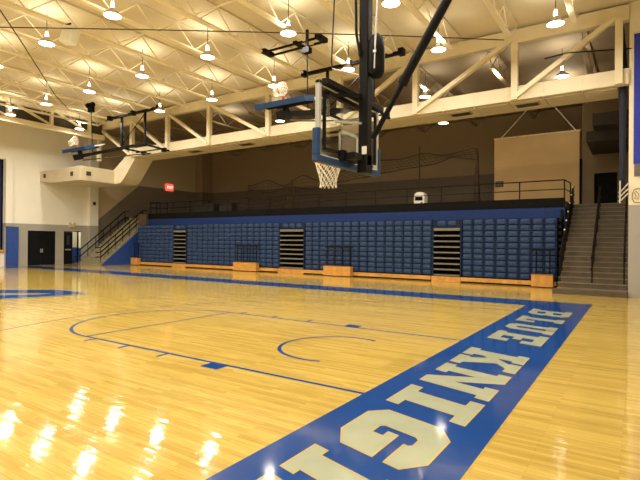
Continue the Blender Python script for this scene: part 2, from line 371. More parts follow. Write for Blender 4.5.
# ------------------------------------------------------------------ roof steel
TY = 12.0
tr = thing('roof_truss', 'long cream steel roof truss above the balcony edge', 'roof truss', (-14.3, TY, 9.3), kind='structure')
part(tr, 'top_chord', CREAM, MB().box(XL, 2.34, TY-.14, TY+.14, 9.07, 9.58), .015)
part(tr, 'bottom_chord', DUCT, MB().box(-24.2, 2.34, TY-.1, TY+.15, 6.98, 7.5), .012)
PX = [2.05, -1.2, -5.05, -8.7, -12.9, -17.1, -20.6, -24.0, -27.6]
for x in PX: part(tr, 'post', CREAM, MB().box(x-.11, x+.11, TY-.2, TY-.11 if False else TY+.02, 7.0, 9.2))
DG = [(-1.2, 2.05), (-5.05, -1.2), (-8.7, -5.05)]
for a, b in DG: part(tr, 'diagonal', CREAM, MB().bar((a+.05, TY-.16, 7.1), (b-.1, TY-.16, 9.2), .16, .2, (0,1,0)))
for a, b in [(-12.9,-8.7),(-12.9, -17.1), (-17.1, -20.6), (-20.6, -24.0), (-24.0,-27.6)]:
    if a > b: part(tr, 'diagonal', CREAM, MB().bar((a-.05, TY-.16, 7.1), (b+.1, TY-.16, 9.2), .16, .2, (0,1,0)))
    else: part(tr, 'diagonal', CREAM, MB().bar((a+.05, TY-.16, 9.2), (b-.1, TY-.16, 7.1), .16, .2, (0,1,0)))
# transverse truss against the end wall
t2 = thing('roof_truss', 'cream roof truss running along the end wall above the stage', 'roof truss', (-26.9, 0, 9), kind='structure')
part(t2, 'bottom_chord', CREAM, MB().box(-27.05, -26.75, YN, TY-.2, 8.3, 8.6), .01)
part(t2, 'top_chord', CREAM, MB().box(-27.02, -26.78, YN, TY-.2, 9.4, 9.65))
part(t2, 'web_shade_sheet', mat('web_shade_tone', (.06, .048, .035), .8), MB().box(-27.12, -27.06, YN, TY-.2, 8.62, 9.4))  # added dark sheet that paints in the shade between the truss webs
y = TY-1.2
while y > YN+2:
    part(t2, 'post', CREAM, MB().box(-26.99, -26.81, y-.08, y+.08, 8.55, 9.5))
    part(t2, 'diagonal', CREAM, MB().bar((-26.9, y, 8.6), (-26.9, y-2.2, 9.5), .12, .12))
    y -= 2.4

def joist(x, y0, y1, zb, zt, span):
    mb = MB()
    for sx in (-.045, .045):
        mb.box(x+sx-.045, x+sx+.045, y0+1.3, y1-1.3, zb, zb+.075)
    n = max(2, round((y1-y0-2.6)/span)); st = (y1-y0-2.6)/n
    mb.bar((x, y0+.1, zt-.05), (x, y0+1.35, zb+.04), .035); mb.bar((x, y1-.1, zt-.05), (x, y1-1.35, zb+.04), .06)
    for i in range(n):
        a = y0+1.3+i*st
        mb.bar((x, a, zb+.04), (x, a+st/2, zt-.05), .036); mb.bar((x, a+st/2, zt-.05), (x, a+st, zb+.04), .036)
    return mb
NAMES = ['first','second','third','fourth','fifth','sixth','seventh','eighth','ninth','tenth','eleventh','twelfth','thirteenth','fourteenth','fifteenth','sixteenth']
for k in range(15):
    x = -1.15-2.04*k
    if x < -28.5: break
    jj = struct('roof_joist', JOIST, joist(x, YN+.2, TY-.05, 8.86, ZC-.01, 1.6), 'cream open web roof joist over the court, %s from the right end' % NAMES[k], 'roof joist')
    part(jj, 'top_chord', DECK, MB().box(x-.09, x+.09, YN+.2, TY-.05, ZC-.06, ZC))
jj = struct('roof_joist', JOIST, joist(.85, YN+.2, TY-.05, 8.86, ZC-.01, 1.6), 'cream open web roof joist over the court, nearest the right end wall', 'roof joist')
JD = mat('shaded_joist_paint', (.42, .33, .21), .6, var=.08)  # court joist paint with the shade behind the truss put into its colour
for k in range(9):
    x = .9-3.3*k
    jj = struct('roof_joist', JD, joist(x, TY+.2, YB-.1, 8.9, ZC-.01, 1.5), 'shade-toned open web joist above the balcony, %s from the right' % NAMES[k], 'roof joist')
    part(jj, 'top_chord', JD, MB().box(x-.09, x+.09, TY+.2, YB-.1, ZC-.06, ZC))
# cross bracing lines between joists
for k, (yy, nm) in enumerate(((3.8, 'far'), (-3.8, 'near'))):
    struct('joist_bridging', JOIST, MB().bar((-27, yy, 8.93), (XR, yy, 8.93), .035), 'thin cream bridging bar across the joists, %s one' % nm, 'bridging bar')

# ------------------------------------------------------------------ duct work
d = thing('air_duct', 'long cream rectangular air duct along the balcony truss', 'air duct', (-10, 12.8, 7.2))
part(d, 'duct_run', DUCT, MB().box(-23.9, 2.0, TY+.16, 13.45, 6.95, 7.46), .015)
part(d, 'duct_elbow', DUCT, MB().prism([(-23.9,6.95),(-23.9,7.46),(-24.4,7.46),(-26.2,6.35),(-26.6,6.29),(-26.6,5.42),(-25.5,5.42),(-25.1,5.7)], 'y', TY+.1, 13.4), .01)
part(d, 'wall_box', DUCT, MB().prism([(-26.1,5.42),(-26.1,6.30),(-30.85,6.30),(-30.85,5.62),(-29.5,5.45)], 'y', 9.75, 13.05), .015)
x = 1.0
while x > -22:
    part(d, 'seam', mat('duct_seam', (.60, .52, .36), .6), MB().box(x-.012, x+.012, TY-.105, 13.47, 6.935, 7.51)); x -= 1.22
for x in (-.85, -3.35, -9.4, -14.9, -18.9):
    g = part(d, 'vent', mat('duct_vent_frame', (.42, .36, .26), .5), MB().box(x-.42, x+.42, 12.25, 12.75, 6.90, 6.96))
    mb = MB(); mb.box(x-.37, x+.37, 12.30, 12.70, 6.888, 6.902)
    o = mb.build('vent_grille', mat('vent_dark', (.05, .04, .03), .6), d); o.parent = g; o.matrix_parent_inverse = Matrix()
for x, z in ((-30.3, 5.95), (-27.0, 5.86), (-26.05, 5.9)):
    mb = MB()
    if x > -26.5: mb.box(-26.1, -26.06, 10.15, 10.45, 5.75, 6.0)
    else: mb.box(x-.13, x+.13, 9.71, 9.75, z-.13, z+.13)
    part(d, 'box_vent', mat('vent_dark', (.05, .04, .03)), mb)

# ------------------------------------------------------------------ lamps
def lamp_mesh():
    L = thing('pendant_lamp', '', 'lamp', (0,0,0))
    part(L, 'lens', LENS, MB().disc((0,0,-.014), .25, 24, True), fix=False)
    part(L, 'reflector', GLOWS, MB().lathe([(.25,-.012),(.252,.0),(.235,.05),(.17,.11),(.10,.15),(.085,.21)], (0,0,0), 24))
    part(L, 'ballast', WHITEM, MB().lathe([(.0,.15),(.05,.15),(.055,.25),(.055,.42),(.04,.46),(.0,.46)], (0,0,0), 14))
    part(L, 'hook_rod', BLACK, MB().tube((0,0,.45),(0,0,1.1), .012))
    return L
LY = [9.55, 5.68, 1.85]
LX = [.46, -3.25, -6.9, -10.63, -14.45, -18.3, -22.1, -25.85]
LCOL = (1, .91, .75)
def lights(x, y, z, pw=1.):
    a = bpy.data.lights.new('lamp_down', 'AREA'); a.shape = 'DISK'; a.size = .44; a.energy = PDOWN*pw; a.color = LCOL; a.spread = math.radians(175)
    o = bpy.data.objects.new('lamp_down', a); COL.objects.link(o); o.location = (x, y, z-.03)
    p = bpy.data.lights.new('lamp_up', 'AREA'); p.shape = 'DISK'; p.size = .34; p.energy = PUP*pw; p.color = (1,.92,.72)
    o2 = bpy.data.objects.new('lamp_up', p); COL.objects.link(o2); o2.location = (x, y, z+.235); o2.rotation_euler = (PI, 0, 0)
    return o, o2
PDOWN, PUP = 120, 24
LZ = 8.5
proto = None
ORD = ['first','second','third','fourth','fifth','sixth','seventh','eighth']
ROWN = ['row closest to the balcony truss', 'middle visible row of lamps', 'row of lamps nearest the camera']
SEEN = {0: [0,1,2,3,4,5,7], 1: [1,2,3,4,5,6,7], 2: [3,4,5]}
for r in range(3):
    n = 0
    for k in SEEN[r]:
        lab = 'glowing cream pendant lamp in the %s, %s from the right' % (ROWN[r], ORD[n]); n += 1
        loc = (LX[k], LY[r], LZ)
        if proto is None: proto = lamp_mesh(); proto.location = loc; proto['label'] = lab; proto['group'] = 'pendant lamps over the court'
        else: copy_tree(proto, loc, lab)
for k in range(8):
    for yy in (9.55, 5.68, 1.85, -1.95, -5.8, -9.6): lights(LX[k], yy, LZ)
for (x, y, z, lab) in ((-6.0, 18.0, 8.06, 'pendant lamp low above the balcony, under the duct'), (.05, 14.5, 8.4, 'pendant lamp seen through the truss above the right staircase'),
          (-5.66, 14.5, 8.5, 'pendant lamp seen through the truss beside the black hoop brace'), (-14.2, 14.5, 8.5, 'pendant lamp seen through the truss above the folded blue backboard')):
    copy_tree(proto, (x, y, z), lab)
for (x, y, z, pu) in ((.05, 14.5, 8.4, 1.), (-6.0, 18.0, 8.06, .5), (-5.66, 14.5, 8.5, .9), (-14.2, 14.5, 8.5, .8), (-2.5, 14.5, 8.35, .9), (-18, 14.5, 8.5, .7), (-.4, 18.5, 8.6, 1.)):
    a, b = lights(x, y, z, 1.); a.data.energy = 8; b.data.energy = 30*pu

# ------------------------------------------------------------------ bleachers
ROWS, RZ0, RH = 10, .25, .25
SP = .4713
def seat_mesh():
    mb = MB(); w2 = SP*.5; h = RH
    # front shell of a folded seat: raised rounded nose, tucked sides, slanted underside
    prof = [(.03, .012), (-.02, .03), (-.04, .08), (-.052, .15), (-.045, .205), (-.015, .235), (.05, .244), (.10, .244), (.10, .012)]
    vs = []
    for u, k in ((-.84, .15), (-.66, .8), (-.3, 1), (.3, 1), (.66, .8), (.84, .15)):
        for y, z in prof: vs.append((u*w2, .05+(y-.05)*k if y < .05 else y, .125+(z-.125)*(.80+.2*k)))
    n = len(prof); m = 6
    fs = [(c*n+i, c*n+(i+1)%n, (c+1)*n+(i+1)%n, (c+1)*n+i) for c in range(m-1) for i in range(n)]
    fs += [tuple(range(n)), tuple(range((m-1)*n, m*n))]
    mb.add(vs, fs); return mb.mesh('seat', NAVY)
SEAT = seat_mesh()
def bleacher(x0, nseat, label):
    L = nseat*SP-.01; t = thing('folded_bleacher_section', label, 'bleachers', (x0+L/2, 14.3, 0), 'folded blue bleacher sections')
    part(t, 'base_board', WOODO, MB().box(x0, x0+L, 14.12, 14.2, .06, .23), .006)
    part(t, 'base_gap', DARK, MB().box(x0, x0+L, 14.2, 14.9, .02, .25))
    for r in range(ROWS):
        z = RZ0+r*RH
        part(t, 'tier_panel', NAVYP, MB().box(x0, x0+L, 14.30, 15.14, z, z+RH-.012))
        for c in range(nseat): inst(SEAT, 'seat', (x0+(c+.5)*SP, 14.25, z), t)
    part(t, 'top_deck', NAVYP, MB().box(x0, x0+L, 14.34, 15.15, RZ0+ROWS*RH-.01, RZ0+ROWS*RH+.02))
    return t
SECT = [(-26.62, 8, 'folded blue bleacher section at the left end beside the far stairs'),
        (-21.54, 8, 'folded blue bleacher section right of the leftmost step aisle'),
        (-17.77, 8, 'folded blue bleacher section left of the middle step aisle'),
        (-12.25, 7, 'folded blue bleacher section right of the middle step aisle'),
        (-8.95, 8, 'folded blue bleacher section left of the rightmost step aisle'),
        (-3.82, 8, 'folded blue bleacher section at the right end beside the near stairs')]
for a in SECT: bleacher(*a)
AIS = [(-22.85, -21.54, 'leftmost pale step aisle between blue bleacher sections'), (-13.99, -12.25, 'middle pale step aisle between blue bleacher sections'), (-5.17, -3.82, 'rightmost pale step aisle between blue bleacher sections')]
for x0, x1, lab in AIS:
    x0 += .012; x1 -= .012
    t = thing('bleacher_aisle', lab, 'aisle steps', ((x0+x1)/2, 14.3, 0), 'step aisles in the bleachers')
    part(t, 'back_panel', DARK, MB().box(x0+.02, x1-.02, 14.75, 15.1, .1, 2.39))
    part(t, 'base_board', WOODO, MB().box(x0, x1, 14.12, 14.2, .0, .23), .006)
    for a in (x0, x1-.06): part(t, 'side_panel', NAVYP, MB().box(a, a+.06, 14.22, 14.75, .23, 2.39))
    for k in range(9):
        z = .25+k*.252
        part(t, 'tread', TREAD, MB().box(x0+.07, x1-.07, 14.2, 14.7, z, z+(.065 if k < 8 else .12)), .008)
    part(t, 'header', NAVYP, MB().box(x0, x1, 14.28, 15.14, 2.40, 2.75))
    nc = int((x1-x0)/SP+.12)
    for c in range(nc): inst(SEAT, 'seat', ((x0+x1)/2+(c+.5-nc/2)*min(SP, (x1-x0)/nc), 14.25, 2.47), t)
BOX = [(-26.75, -26.05, 2, 'small wooden box step with rail at left end of bleachers'), (-17.06, -15.3, 4, 'wooden box step with dark rail, between the left and middle aisles'),
       (-10.78, -9.18, 4, 'wooden box step with dark rail, between the middle and right aisles'), (-.92, -.13, 2, 'wooden box step with rail beside the right staircase')]
for x0, x1, n, lab in BOX:
    t = thing('bleacher_box_step', lab, 'box step', ((x0+x1)/2, 13.95, 0), 'wooden box steps at the bleachers')
    part(t, 'step_box', WOODO, MB().box(x0, x1, 13.8, 14.1, .03, .5), .012)
    part(t, 'step_top', mat('dark_step_edge', (.30, .15, .04), .5), MB().box(x0-.01, x1+.01, 13.79, 14.1, .5, .52))
    for i in range(n):
        x = x0+.15+(x1-x0-.3)*i/(n-1); part(t, 'rail_post', BLACK, MB().tube((x, 14.02, .5), (x, 14.02, 1.45), .028))
    part(t, 'top_rail', BLACK, MB().tube((x0-.02, 14.02, 1.46), (x1+.02, 14.02, 1.46), .028))
    part(t, 'mid_rail', DARKST, MB().tube((x0+.15, 14.02, .62), (x1-.15, 14.02, .62), .014))

# ------------------------------------------------------------------ stairs
def stairs(x0, x1, y0, n, rise, run, label, mats, stringer_side=None):
    t = thing('staircase', label, 'staircase', ((x0+x1)/2, y0, 0))
    m, nose, sm = mats
    pts = [(y0, 0)]
    for i in range(n): pts += [(y0+i*run, (i+1)*rise), (y0+(i+1)*run, (i+1)*rise)]
    pts += [(y0+n*run, 0)]
    n_ = len(pts)
    mb = MB()
    for i in range(n):
        part(t, 'step', m, MB().box(x0, x1, y0+i*run, y0+(i+1)*run+.02, max(0, (i-1)*rise), (i+1)*rise-.03))
        part(t, 'nosing', nose, MB().box(x0-.01, x1+.01, y0+i*run-.02, y0+(i+1)*run, (i+1)*rise-.03, (i+1)*rise), .004)
    return t
NR = 19; RISE = (BZ-.06)/NR
sr = stairs(.22, 2.32, 12.05, NR, RISE, .255, 'wide dark concrete staircase climbing to the balcony at right', (CONC, NOSE, CONC))
part(sr, 'bottom_slab', CONC, MB().box(.12, 2.33, 11.72, 12.05, 0, RISE*.9), .01)
sl = stairs(-30.1, -27.75, 12.0, NR, RISE, .22, 'pale staircase with blue side against the end wall at left', (CONCL, CONCL, BLUE))
pts = [(12.22, 0), (12.0+NR*.22, (NR-1)*RISE), (12.0+NR*.22, 0)]
struct('trim_8', mat('brown_end_panel', (.10, .07, .045), .7), MB().box(-27.6, -26.72, 15.0, 15.18, 0, 3.6), 'brown end panel between the left staircase and the balcony', 'end panel')
part(sl, 'stringer', BLUE, MB().prism(pts, 'x', -27.75, -27.68))
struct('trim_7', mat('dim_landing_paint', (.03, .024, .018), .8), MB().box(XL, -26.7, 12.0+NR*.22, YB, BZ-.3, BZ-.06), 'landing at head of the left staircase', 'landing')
def sloped_rail(t, x, y0, run, i0, i1, heights, mat_, npost, flat=.35, rr_=.03):
    P = lambda i, h: (x, y0+i*run, i*RISE+h)
    for h in heights:
        part(t, 'handrail', mat_, MB().path([(x, y0+i0*run-flat, i0*RISE+h), P(i0, h), P(i1, h), (x, y0+i1*run+flat, i1*RISE+h)], rr_))
    for k in range(npost):
        i = i0+(i1-i0)*k/(npost-1); part(t, 'rail_post', mat_, MB().tube((x, y0+i*run, i*RISE+.0), (x, y0+i*run, i*RISE+max(heights)), .026))
sloped_rail(sr, 1.27, 12.05, .255, 2, 18, (.9, .5), DARKST, 6)
sloped_rail(sr, 2.22, 12.05, .255, 2, 18, (.9,), DARKST, 5)
sloped_rail(sr, .26, 12.05, .255, 2, 18, (.95, .62, .3), DARKST, 9)
for k in range(6):
    i = 7+k*2.1; part(sr, 'white_cap', WHITEP, MB().lathe([(0,-.035),(.028,-.02),(.035,0),(.028,.02),(0,.035)], (.26, 12.05+i*.255-.03, i*RISE+1.0), 8))
sloped_rail(sl, -27.8, 12.0, .22, 1, 16, (1.02, .7, .38), BLACK, 7, rr_=.04)
sloped_rail(sl, -29.95, 12.0, .22, 0, 16, (1.02, .55), BLACK, 7, rr_=.04)
# bleacher end frame beside the right stairs
t = thing('bleacher_end_frame', 'black stepped end frame of the folded bleachers beside the right stairs', 'bleacher frame', (0, 14.5, 0))
mb = MB()
for r in range(10): mb.box(.0, .1, 14.25, 14.9, .3+r*.256, .42+r*.256)
part(t, 'tier_arm', BLACK, mb); part(t, 'upright', BLACK, MB().box(.0, .1, 14.7, 14.95, .05, 3.1))

# ------------------------------------------------------------------ balcony rail
t = thing('balcony_railing', 'long dark two bar railing along the balcony edge', 'railing', (-13, BY+.05, BZ))
for z in (4.36, 3.98): part(t, 'rail', DARKST, MB().path([(BX0, BY+.05, z), (.08, BY+.05, z), (.16, BY+1.4, z)], .028 if z > 4.2 else .022))
x = .08
while x > BX0: part(t, 'post', DARKST, MB().tube((x, BY+.05, BZ-.05), (x, BY+.05, 4.36), .026)); x -= 1.73
part(t, 'post', DARKST, MB().tube((.16, BY+1.4, BZ-.1), (.16, BY+1.4, 4.36), .026))
t = thing('stair_head_railing', 'dark railing on the landing above the left staircase', 'railing', (-29, 17.3, BZ))
for z in (4.5, 4.1): part(t, 'rail', DARKST, MB().path([(-26.72, BY+.1, z), (-26.72, 16.9, z)], .026))
for yy in (15.4, 16.2, 16.85): part(t, 'post', DARKST, MB().tube((-26.72, yy, BZ-.05), (-26.72, yy, 4.5), .026))

# balcony contents
t = thing('hanging_wall_panel', 'large beige panel hung by two white cables above balcony', 'panel', (-1.8, 20, 3.6))
part(t, 'panel_face', BOARD, MB().box(-3.84, .2, 19.9, 20.1, 3.6, 7.28), .01)
part(t, 'top_edge', mat('pale_panel_edge', (.85, .72, .48), .5), MB().box(-3.87, .23, 19.88, 20.12, 7.28, 7.34))
part(t, 'panel_side', DARK, MB().box(.2, .28, 19.9, 20.6, 3.55, 5.9))
for p, q in (((-3.55, 20, 7.3), (-1.75, 20, 9.2)), ((.05, 20, 7.3), (-1.35, 20, 9.2))): part(t, 'cable', WHITEM, MB().tube(p, q, .03))
s = thing('notice_plate', 'small dark square plate on lower left of the beige panel', 'sign plate', (-3.55, 19.85, 4.85))
part(s, 'plate', mat('dark_plate', (.05, .045, .04)), MB().box(-3.78, -3.36, 19.86, 19.9, 4.73, 5.03))
part(s, 'plate_panel', mat('plate_grey', (.12, .10, .08)), MB().box(-3.72, -3.42, 19.85, 19.86, 4.78, 4.98))

t = thing('batting_net', 'dark gathered batting net draped between poles behind the balcony', 'net', (-12, 19.5, BZ))
def hitY(pts): return pts
NETP = [((-22.0,5.9),(-20.2,6.2),(-18.6,5.75),(-17.0,6.35),(-15.3,5.85),(-13.3,6.5),(-11.3,6.9),(-9.6,6.85),(-8.2,7.05),(-6.8,6.85),(-5.0,7.05)),
        ((-22.0,5.6),(-20.0,5.3),(-18.2,5.6),(-16.0,5.35),(-14.0,5.7),(-12.0,5.9),(-10.5,6.1),(-9.0,6.25),(-7.6,6.35),(-6.3,6.65),(-5.0,6.45))]
NY = 20.6
def smooth(p, n=5):
    out = []
    for i in range(len(p)-1):
        for k in range(n):
            s_ = k/n; s_ = s_*s_*(3-2*s_); out.append((p[i][0]+(p[i+1][0]-p[i][0])*k/n, p[i][1]+(p[i+1][1]-p[i][1])*s_))
    return out+[p[-1]]
for line in NETP: part(t, 'gathered_rope', NETD, MB().path([(x, NY+.02*math.sin(x*5), z) for x, z in smooth(line)], .04, 5))
mb = MB(); A = smooth(NETP[0]); B_ = smooth(NETP[1])
for i in range(0, len(A)):
    mb.path([(A[i][0], NY, A[i][1]), ((A[i][0]+B_[i][0])/2, NY-.05, (A[i][1]+B_[i][1])/2-.05), (B_[i][0], NY, B_[i][1])], .013, 4)
for f in (.25, .5, .75): mb.path([(a[0]*(1-f)+b[0]*f, NY, a[1]*(1-f)+b[1]*f) for a, b in zip(A, B_)], .012, 4)
o = part(t, 'net_mesh', NETD, mb); o['kind'] = 'stuff'
for x, z in ((-8.35, 7.5), (-4.95, 7.1), (-22.0, 6.0), (-17.9, 6.1)):
    part(t, 'pole', NETD, MB().tube((x, NY, BZ), (x, NY, z), .045))
part(t, 'gathered_end', NETD, MB().lathe([(.10,0),(.22,.4),(.16,1.2),(.12,2.2),(.08,3.2),(.03,3.5)], (-4.95, NY+.02, BZ), 8))
for dx in (-.45, .45): part(t, 'stand_leg', NETD, MB().tube((-17.9+dx*1.4, NY-.2, BZ), (-17.9+dx*.5, NY, 5.6), .05))
for z in (4.1, 4.7, 5.3): part(t, 'stand_rung', NETD, MB().tube((-18.35, NY-.1, z), (-17.45, NY-.1, z), .035))

t = thing('portable_unit', 'small rounded white box with dark panel beside the balcony railing', 'portable unit', (-6.2, 15.6, BZ))
pf = [(-.27,0),(.27,0),(.27,.5),(.23,.62),(.1,.7),(-.1,.7),(-.23,.62),(-.27,.5)]
part(t, 'body', WHITEP, MB().prism([(-6.3+u, BZ+v) for u, v in pf], 'y', 15.45, 15.9), .02)
part(t, 'dark_panel', DARK, MB().box(-6.5, -6.12, 15.43, 15.46, BZ+.28, BZ+.46))
part(t, 'knob', BLACK, MB().box(-6.2, -6.13, 15.42, 15.46, BZ+.1, BZ+.2))
DKBOX = mat('dark_table_paint', (.02, .017, .014), .7)
for x0, x1, lab in ((-23.4, -21.2, 'dark folding table behind the railing at the far balcony end'), (-20.6, -19.5, 'dark covered cart behind the railing, right of the dark table')):
    t = thing('balcony_table', lab, 'table', ((x0+x1)/2, 16.5, BZ))
    part(t, 'table_top', DKBOX, MB().box(x0, x1, 16.2, 16.9, BZ+.68, BZ+.74), .01)
    part(t, 'front_skirt', DKBOX, MB().box(x0+.05, x1-.05, 16.25, 16.3, BZ+.15, BZ+.68))
    for sx in (x0+.1, x1-.1): part(t, 'leg', DKBOX, MB().box(sx-.03, sx+.03, 16.3, 16.8, BZ, BZ+.68))

# exit sign and emergency lamp
t = thing('exit_sign', 'glowing red exit sign on the dim tan wall above the left balcony', 'exit sign', (XL, 20.3, 6.2))
part(t, 'housing', REDGLOW, MB().box(XL+.002, XL+.12, 19.98, 20.75, 5.97, 6.55), .02)
u0 = 0
for ch in 'EXIT':
    wd, polys = GL[ch]; s_ = .22
    P = [[(u*.13/wd, v*s_) for u, v in p] for p in polys]
    off = 20.07+u0
    o = flat_mesh('sign_letter', P, REDL, lambda u, v: (XL+.126, off+u, 6.16+v)); attach(o, t); u0 += .16
t = thing('emergency_light', 'small beige twin emergency light above the open doorway', 'emergency light', (XL, 11.9, 2.75))
part(t, 'case', mat('beige_plastic', (.62, .5, .32)), MB().box(XL-.02, XL+.14, 11.7, 12.1, 2.58, 2.8), .02)
for yy in (11.75, 12.05): part(t, 'lamp_head', mat('beige_plastic', (.62, .5, .32)), MB().lathe([(0,-.06),(.09,-.04),(.1,.03),(.05,.08),(0,.09)], (XL+.12, yy, 2.86), 10))
t = thing('wall_speaker', 'small dark round speaker on the cream pilaster beside the left stairs', 'wall speaker', (XL+.33, 13.5, 4.4))
part(t, 'body', mat('brown_grille', (.14, .11, .08)), MB().box(XL+.321, XL+.40, 13.3, 13.5, 4.25, 4.5), .02)
part(t, 'grille', DARK, MB().box(XL+.40, XL+.405, 13.33, 13.47, 4.3, 4.45))

WCOR = wall_mat('corridor_paint', (.85, .82, .70), (.03, .10, .42), 1.15)
# doors in the end wall
t = thing('door_1', 'black double doors in the grey lower part of end wall', 'double door', (XL, 9.9, 0), kind='structure')
DOORM = mat('black_door_paint', (.006, .007, .010), .5, var=.3, spec=.15)
for y0, y1 in ((9.03, 9.88), (9.9, 10.75)):
    lf = part(t, 'door_leaf', DOORM, MB().box(XL-.1, XL-.04, y0, y1, .01, 2.27), .006)
    hy = 9.84 if y0 < 9.5 else 9.94
    o = MB().box(XL-.04, XL+.01, hy-.025, hy+.025, .85, 1.1).build('door_handle', GREYM); attach(o, lf)
part(t, 'door_frame', DOORM, MB().box(XL-.2, XL+.01, 9.0, 9.03, 0, 2.3).box(XL-.2, XL+.01, 10.75, 10.78, 0, 2.3).box(XL-.2, XL+.01, 9.0, 10.78, 2.27, 2.3))
t = thing('door_2', 'black door leaf standing open in doorway beside the left stairs', 'door', (XL, 11.6, 0), kind='structure')
lf = part(t, 'door_leaf', DOORM, MB().box(XL-.12, XL-.07, 11.42, 12.04, .01, 2.28), .006)
o = MB().box(XL-.07, XL-.03, 11.5, 11.92, .98, 1.06).build('push_bar', GREYM); attach(o, lf)
o = MB().box(XL-.069, XL-.06, 11.62, 11.82, 1.35, 2.0).build('door_window', mat('dark_wired_glass', (.05, .06, .06), .15)); attach(o, lf)
part(t, 'door_jamb', WCOR, MB().box(XL-.24, XL+.01, 12.58, 12.619, 0, 2.3))
part(t, 'door_frame', DOORM, MB().box(XL-.2, XL+.01, 11.38, 11.42, 0, 2.33).box(XL-.2, XL+.01, 11.38, 12.62, 2.29, 2.33))
struct('wall_corridor', WCOR, MB().box(XL-2.0, XL-1.9, 10.9, 13.4, 0, 2.8), 'white and blue corridor wall seen through the open doorway', 'wall')
cl = bpy.data.lights.new('corridor_lamp', 'POINT'); cl.energy = 45; cl.color = (1, .9, .7); cl.shadow_soft_size = .2
o = bpy.data.objects.new('corridor_lamp', cl); COL.objects.link(o); o.location = (XL-1.0, 12.2, 2.5)
struct('ceiling.001', WPLAIN, MB().box(XL-2.1, XL-.25, 10.8, 13.4, 2.7, 2.8), 'corridor ceiling beyond the open doorway', 'ceiling')

# stage
t = thing('stage', 'raised stage with white front and wooden lip at far left', 'stage', (XL-.8, 0, 0))
part(t, 'front_panel', WHITEP, MB().box(XL-.1, XL-.02, -8, 7.6, 0, .84))
part(t, 'wood_lip', WOODO, MB().box(XL-.2, XL+.04, -8, 7.6, .84, 1.05), .01)
part(t, 'deck', WOODO, MB().box(XL-2.5, XL-.2, -8, 7.6, .9, 1.03))
mb = MB(); vs = []; n = 160
for i in range(n+1):
    yy = -8+15.6*i/n; xx = XL-.5+.09*math.sin(i*1.35); vs += [(xx, yy, 1.04), (xx, yy, 6.9)]
mb.add(vs, [(2*i, 2*i+2, 2*i+3, 2*i+1) for i in range(n)], True)
o = mb.build('stage_curtain', CURT); tag(o, 'dark blue pleated stage curtain at the far left edge', 'curtain')
struct('wall_left.002', DARK, MB().box(XL-2.7, XL-2.5, -8, 7.6, 0, 7.2), 'dark wall at the back of the stage', 'wall')

# right pillar: banner, emblem, folded dark curtain, bracket
t = thing('wall_banner', 'royal blue hanging banner on cream wall at the right edge', 'banner', (2.9, 11.97, 4))
part(t, 'cloth', mat('royal_banner_cloth', (.025, .04, .42), .8, var=.08), MB().box(2.47, 3.3, 11.955, 11.985, 4.35, 8.6))
part(t, 'lower_band', mat('dark_banner_band', (.16, .14, .13), .8), MB().box(2.49, 3.3, 11.957, 11.985, 3.95, 4.35))
part(t, 'batten', WHITEM, MB().tube((2.45, 11.96, 8.62), (3.32, 11.96, 8.62), .025))
t = thing('wall_emblem', 'tan outlined emblem painted on cream wall below the blue banner', 'emblem', (2.62, 11.99, 3.3))
EMB = mat('tan_emblem_paint', (.42, .27, .12), .6)
em = [(2.50,3.10),(2.44,3.22),(2.45,3.42),(2.50,3.52),(2.60,3.55),(2.72,3.50),(2.78,3.36),(2.76,3.18),(2.66,3.09)]
part(t, 'outer_outline', EMB, MB().path([(x, 11.992, z) for x, z in em], .018, 5, True))
part(t, 'inner_outline', EMB, MB().path([(x, 11.992, z) for x, z in [(2.50,3.42),(2.55,3.30),(2.50,3.24),(2.60,3.20),(2.62,3.36),(2.55,3.46)]], .014, 5, True))
t = thing('folded_divider_curtain', 'narrow dark blue bundled curtain hanging beside the right wall pillar', 'curtain', (2.18, 12.3, 3.6))
part(t, 'bundle', mat('dark_bundle_cloth', (.012, .016, .04), .85, var=.25), MB().lathe([(.0,0),(.07,.02),(.09,.6),(.10,1.8),(.11,3.2),(.12,4.2),(.09,4.7),(.03,5.4),(.0,5.5)], (2.16, 12.3, 3.55), 10))
t = thing('wall_bracket', 'white three bar handrail bracket on pillar above right stairs', 'bracket', (2.2, 12.0, 3.5))
for z, zz in ((3.48, 3.72), (3.33, 3.55), (3.18, 3.40)):
    part(t, 'bar', WHITEM, MB().path([(2.06, 12.35, z), (2.12, 12.1, z), (2.34, 11.9, zz)], .022))
part(t, 'upright', WHITEM, MB().tube((2.10, 12.2, 3.1), (2.10, 12.2, 3.85), .022))
# conduit between truss and banner
o = MB().path([(-.15, 11.6, 8.2), (.6, 11.5, 8.22), (2.42, 12.02, 8.15)], .022).build('conduit', BLACK); tag(o, 'thin dark pipe run crossing the truss at upper right', 'pipe')
o = MB().path([(-14.8, .45, 8.62), (-10.43, 3.42, 8.6), (-6.15, 6.41, 8.58), (-4.03, 8.03, 8.6), (-1.2, 10.2, 8.6)], .018).build('ceiling_cable', mat('brown_cable', (.06, .045, .03))); tag(o, 'long thin brown cable crossing the ceiling from left to right', 'cable')
o = MB().path([(-13.37, -.06, 8.6), (-15.19, 1.32, 8.62), (-20.53, 5.3, 8.6), (-23.0, 7.3, 8.75)], .022).build('ceiling_cable', MATS['brown_cable']); tag(o, 'thin dark cable slanting down the ceiling at upper left', 'cable')
t = thing('ceiling_speaker', 'white box speaker hung from a black bracket at upper left', 'speaker', (-13.1, 1.9, 8.9))
q = MB(); q.prism([(-.26,-.22),(.14,-.32),(.3,.14),(-.1,.3)], 'y', -.2, .2)
c_, s_ = math.cos(.5), math.sin(.5)
q.v = [(-13.1+x*c_-y*s_, 1.9+x*s_+y*c_, 8.5+z+.18*x) for x, y, z in q.v]
part(t, 'cabinet', mat('bright_white_cabinet', (.90, .94, .98), .5, var=.02), q, .02)
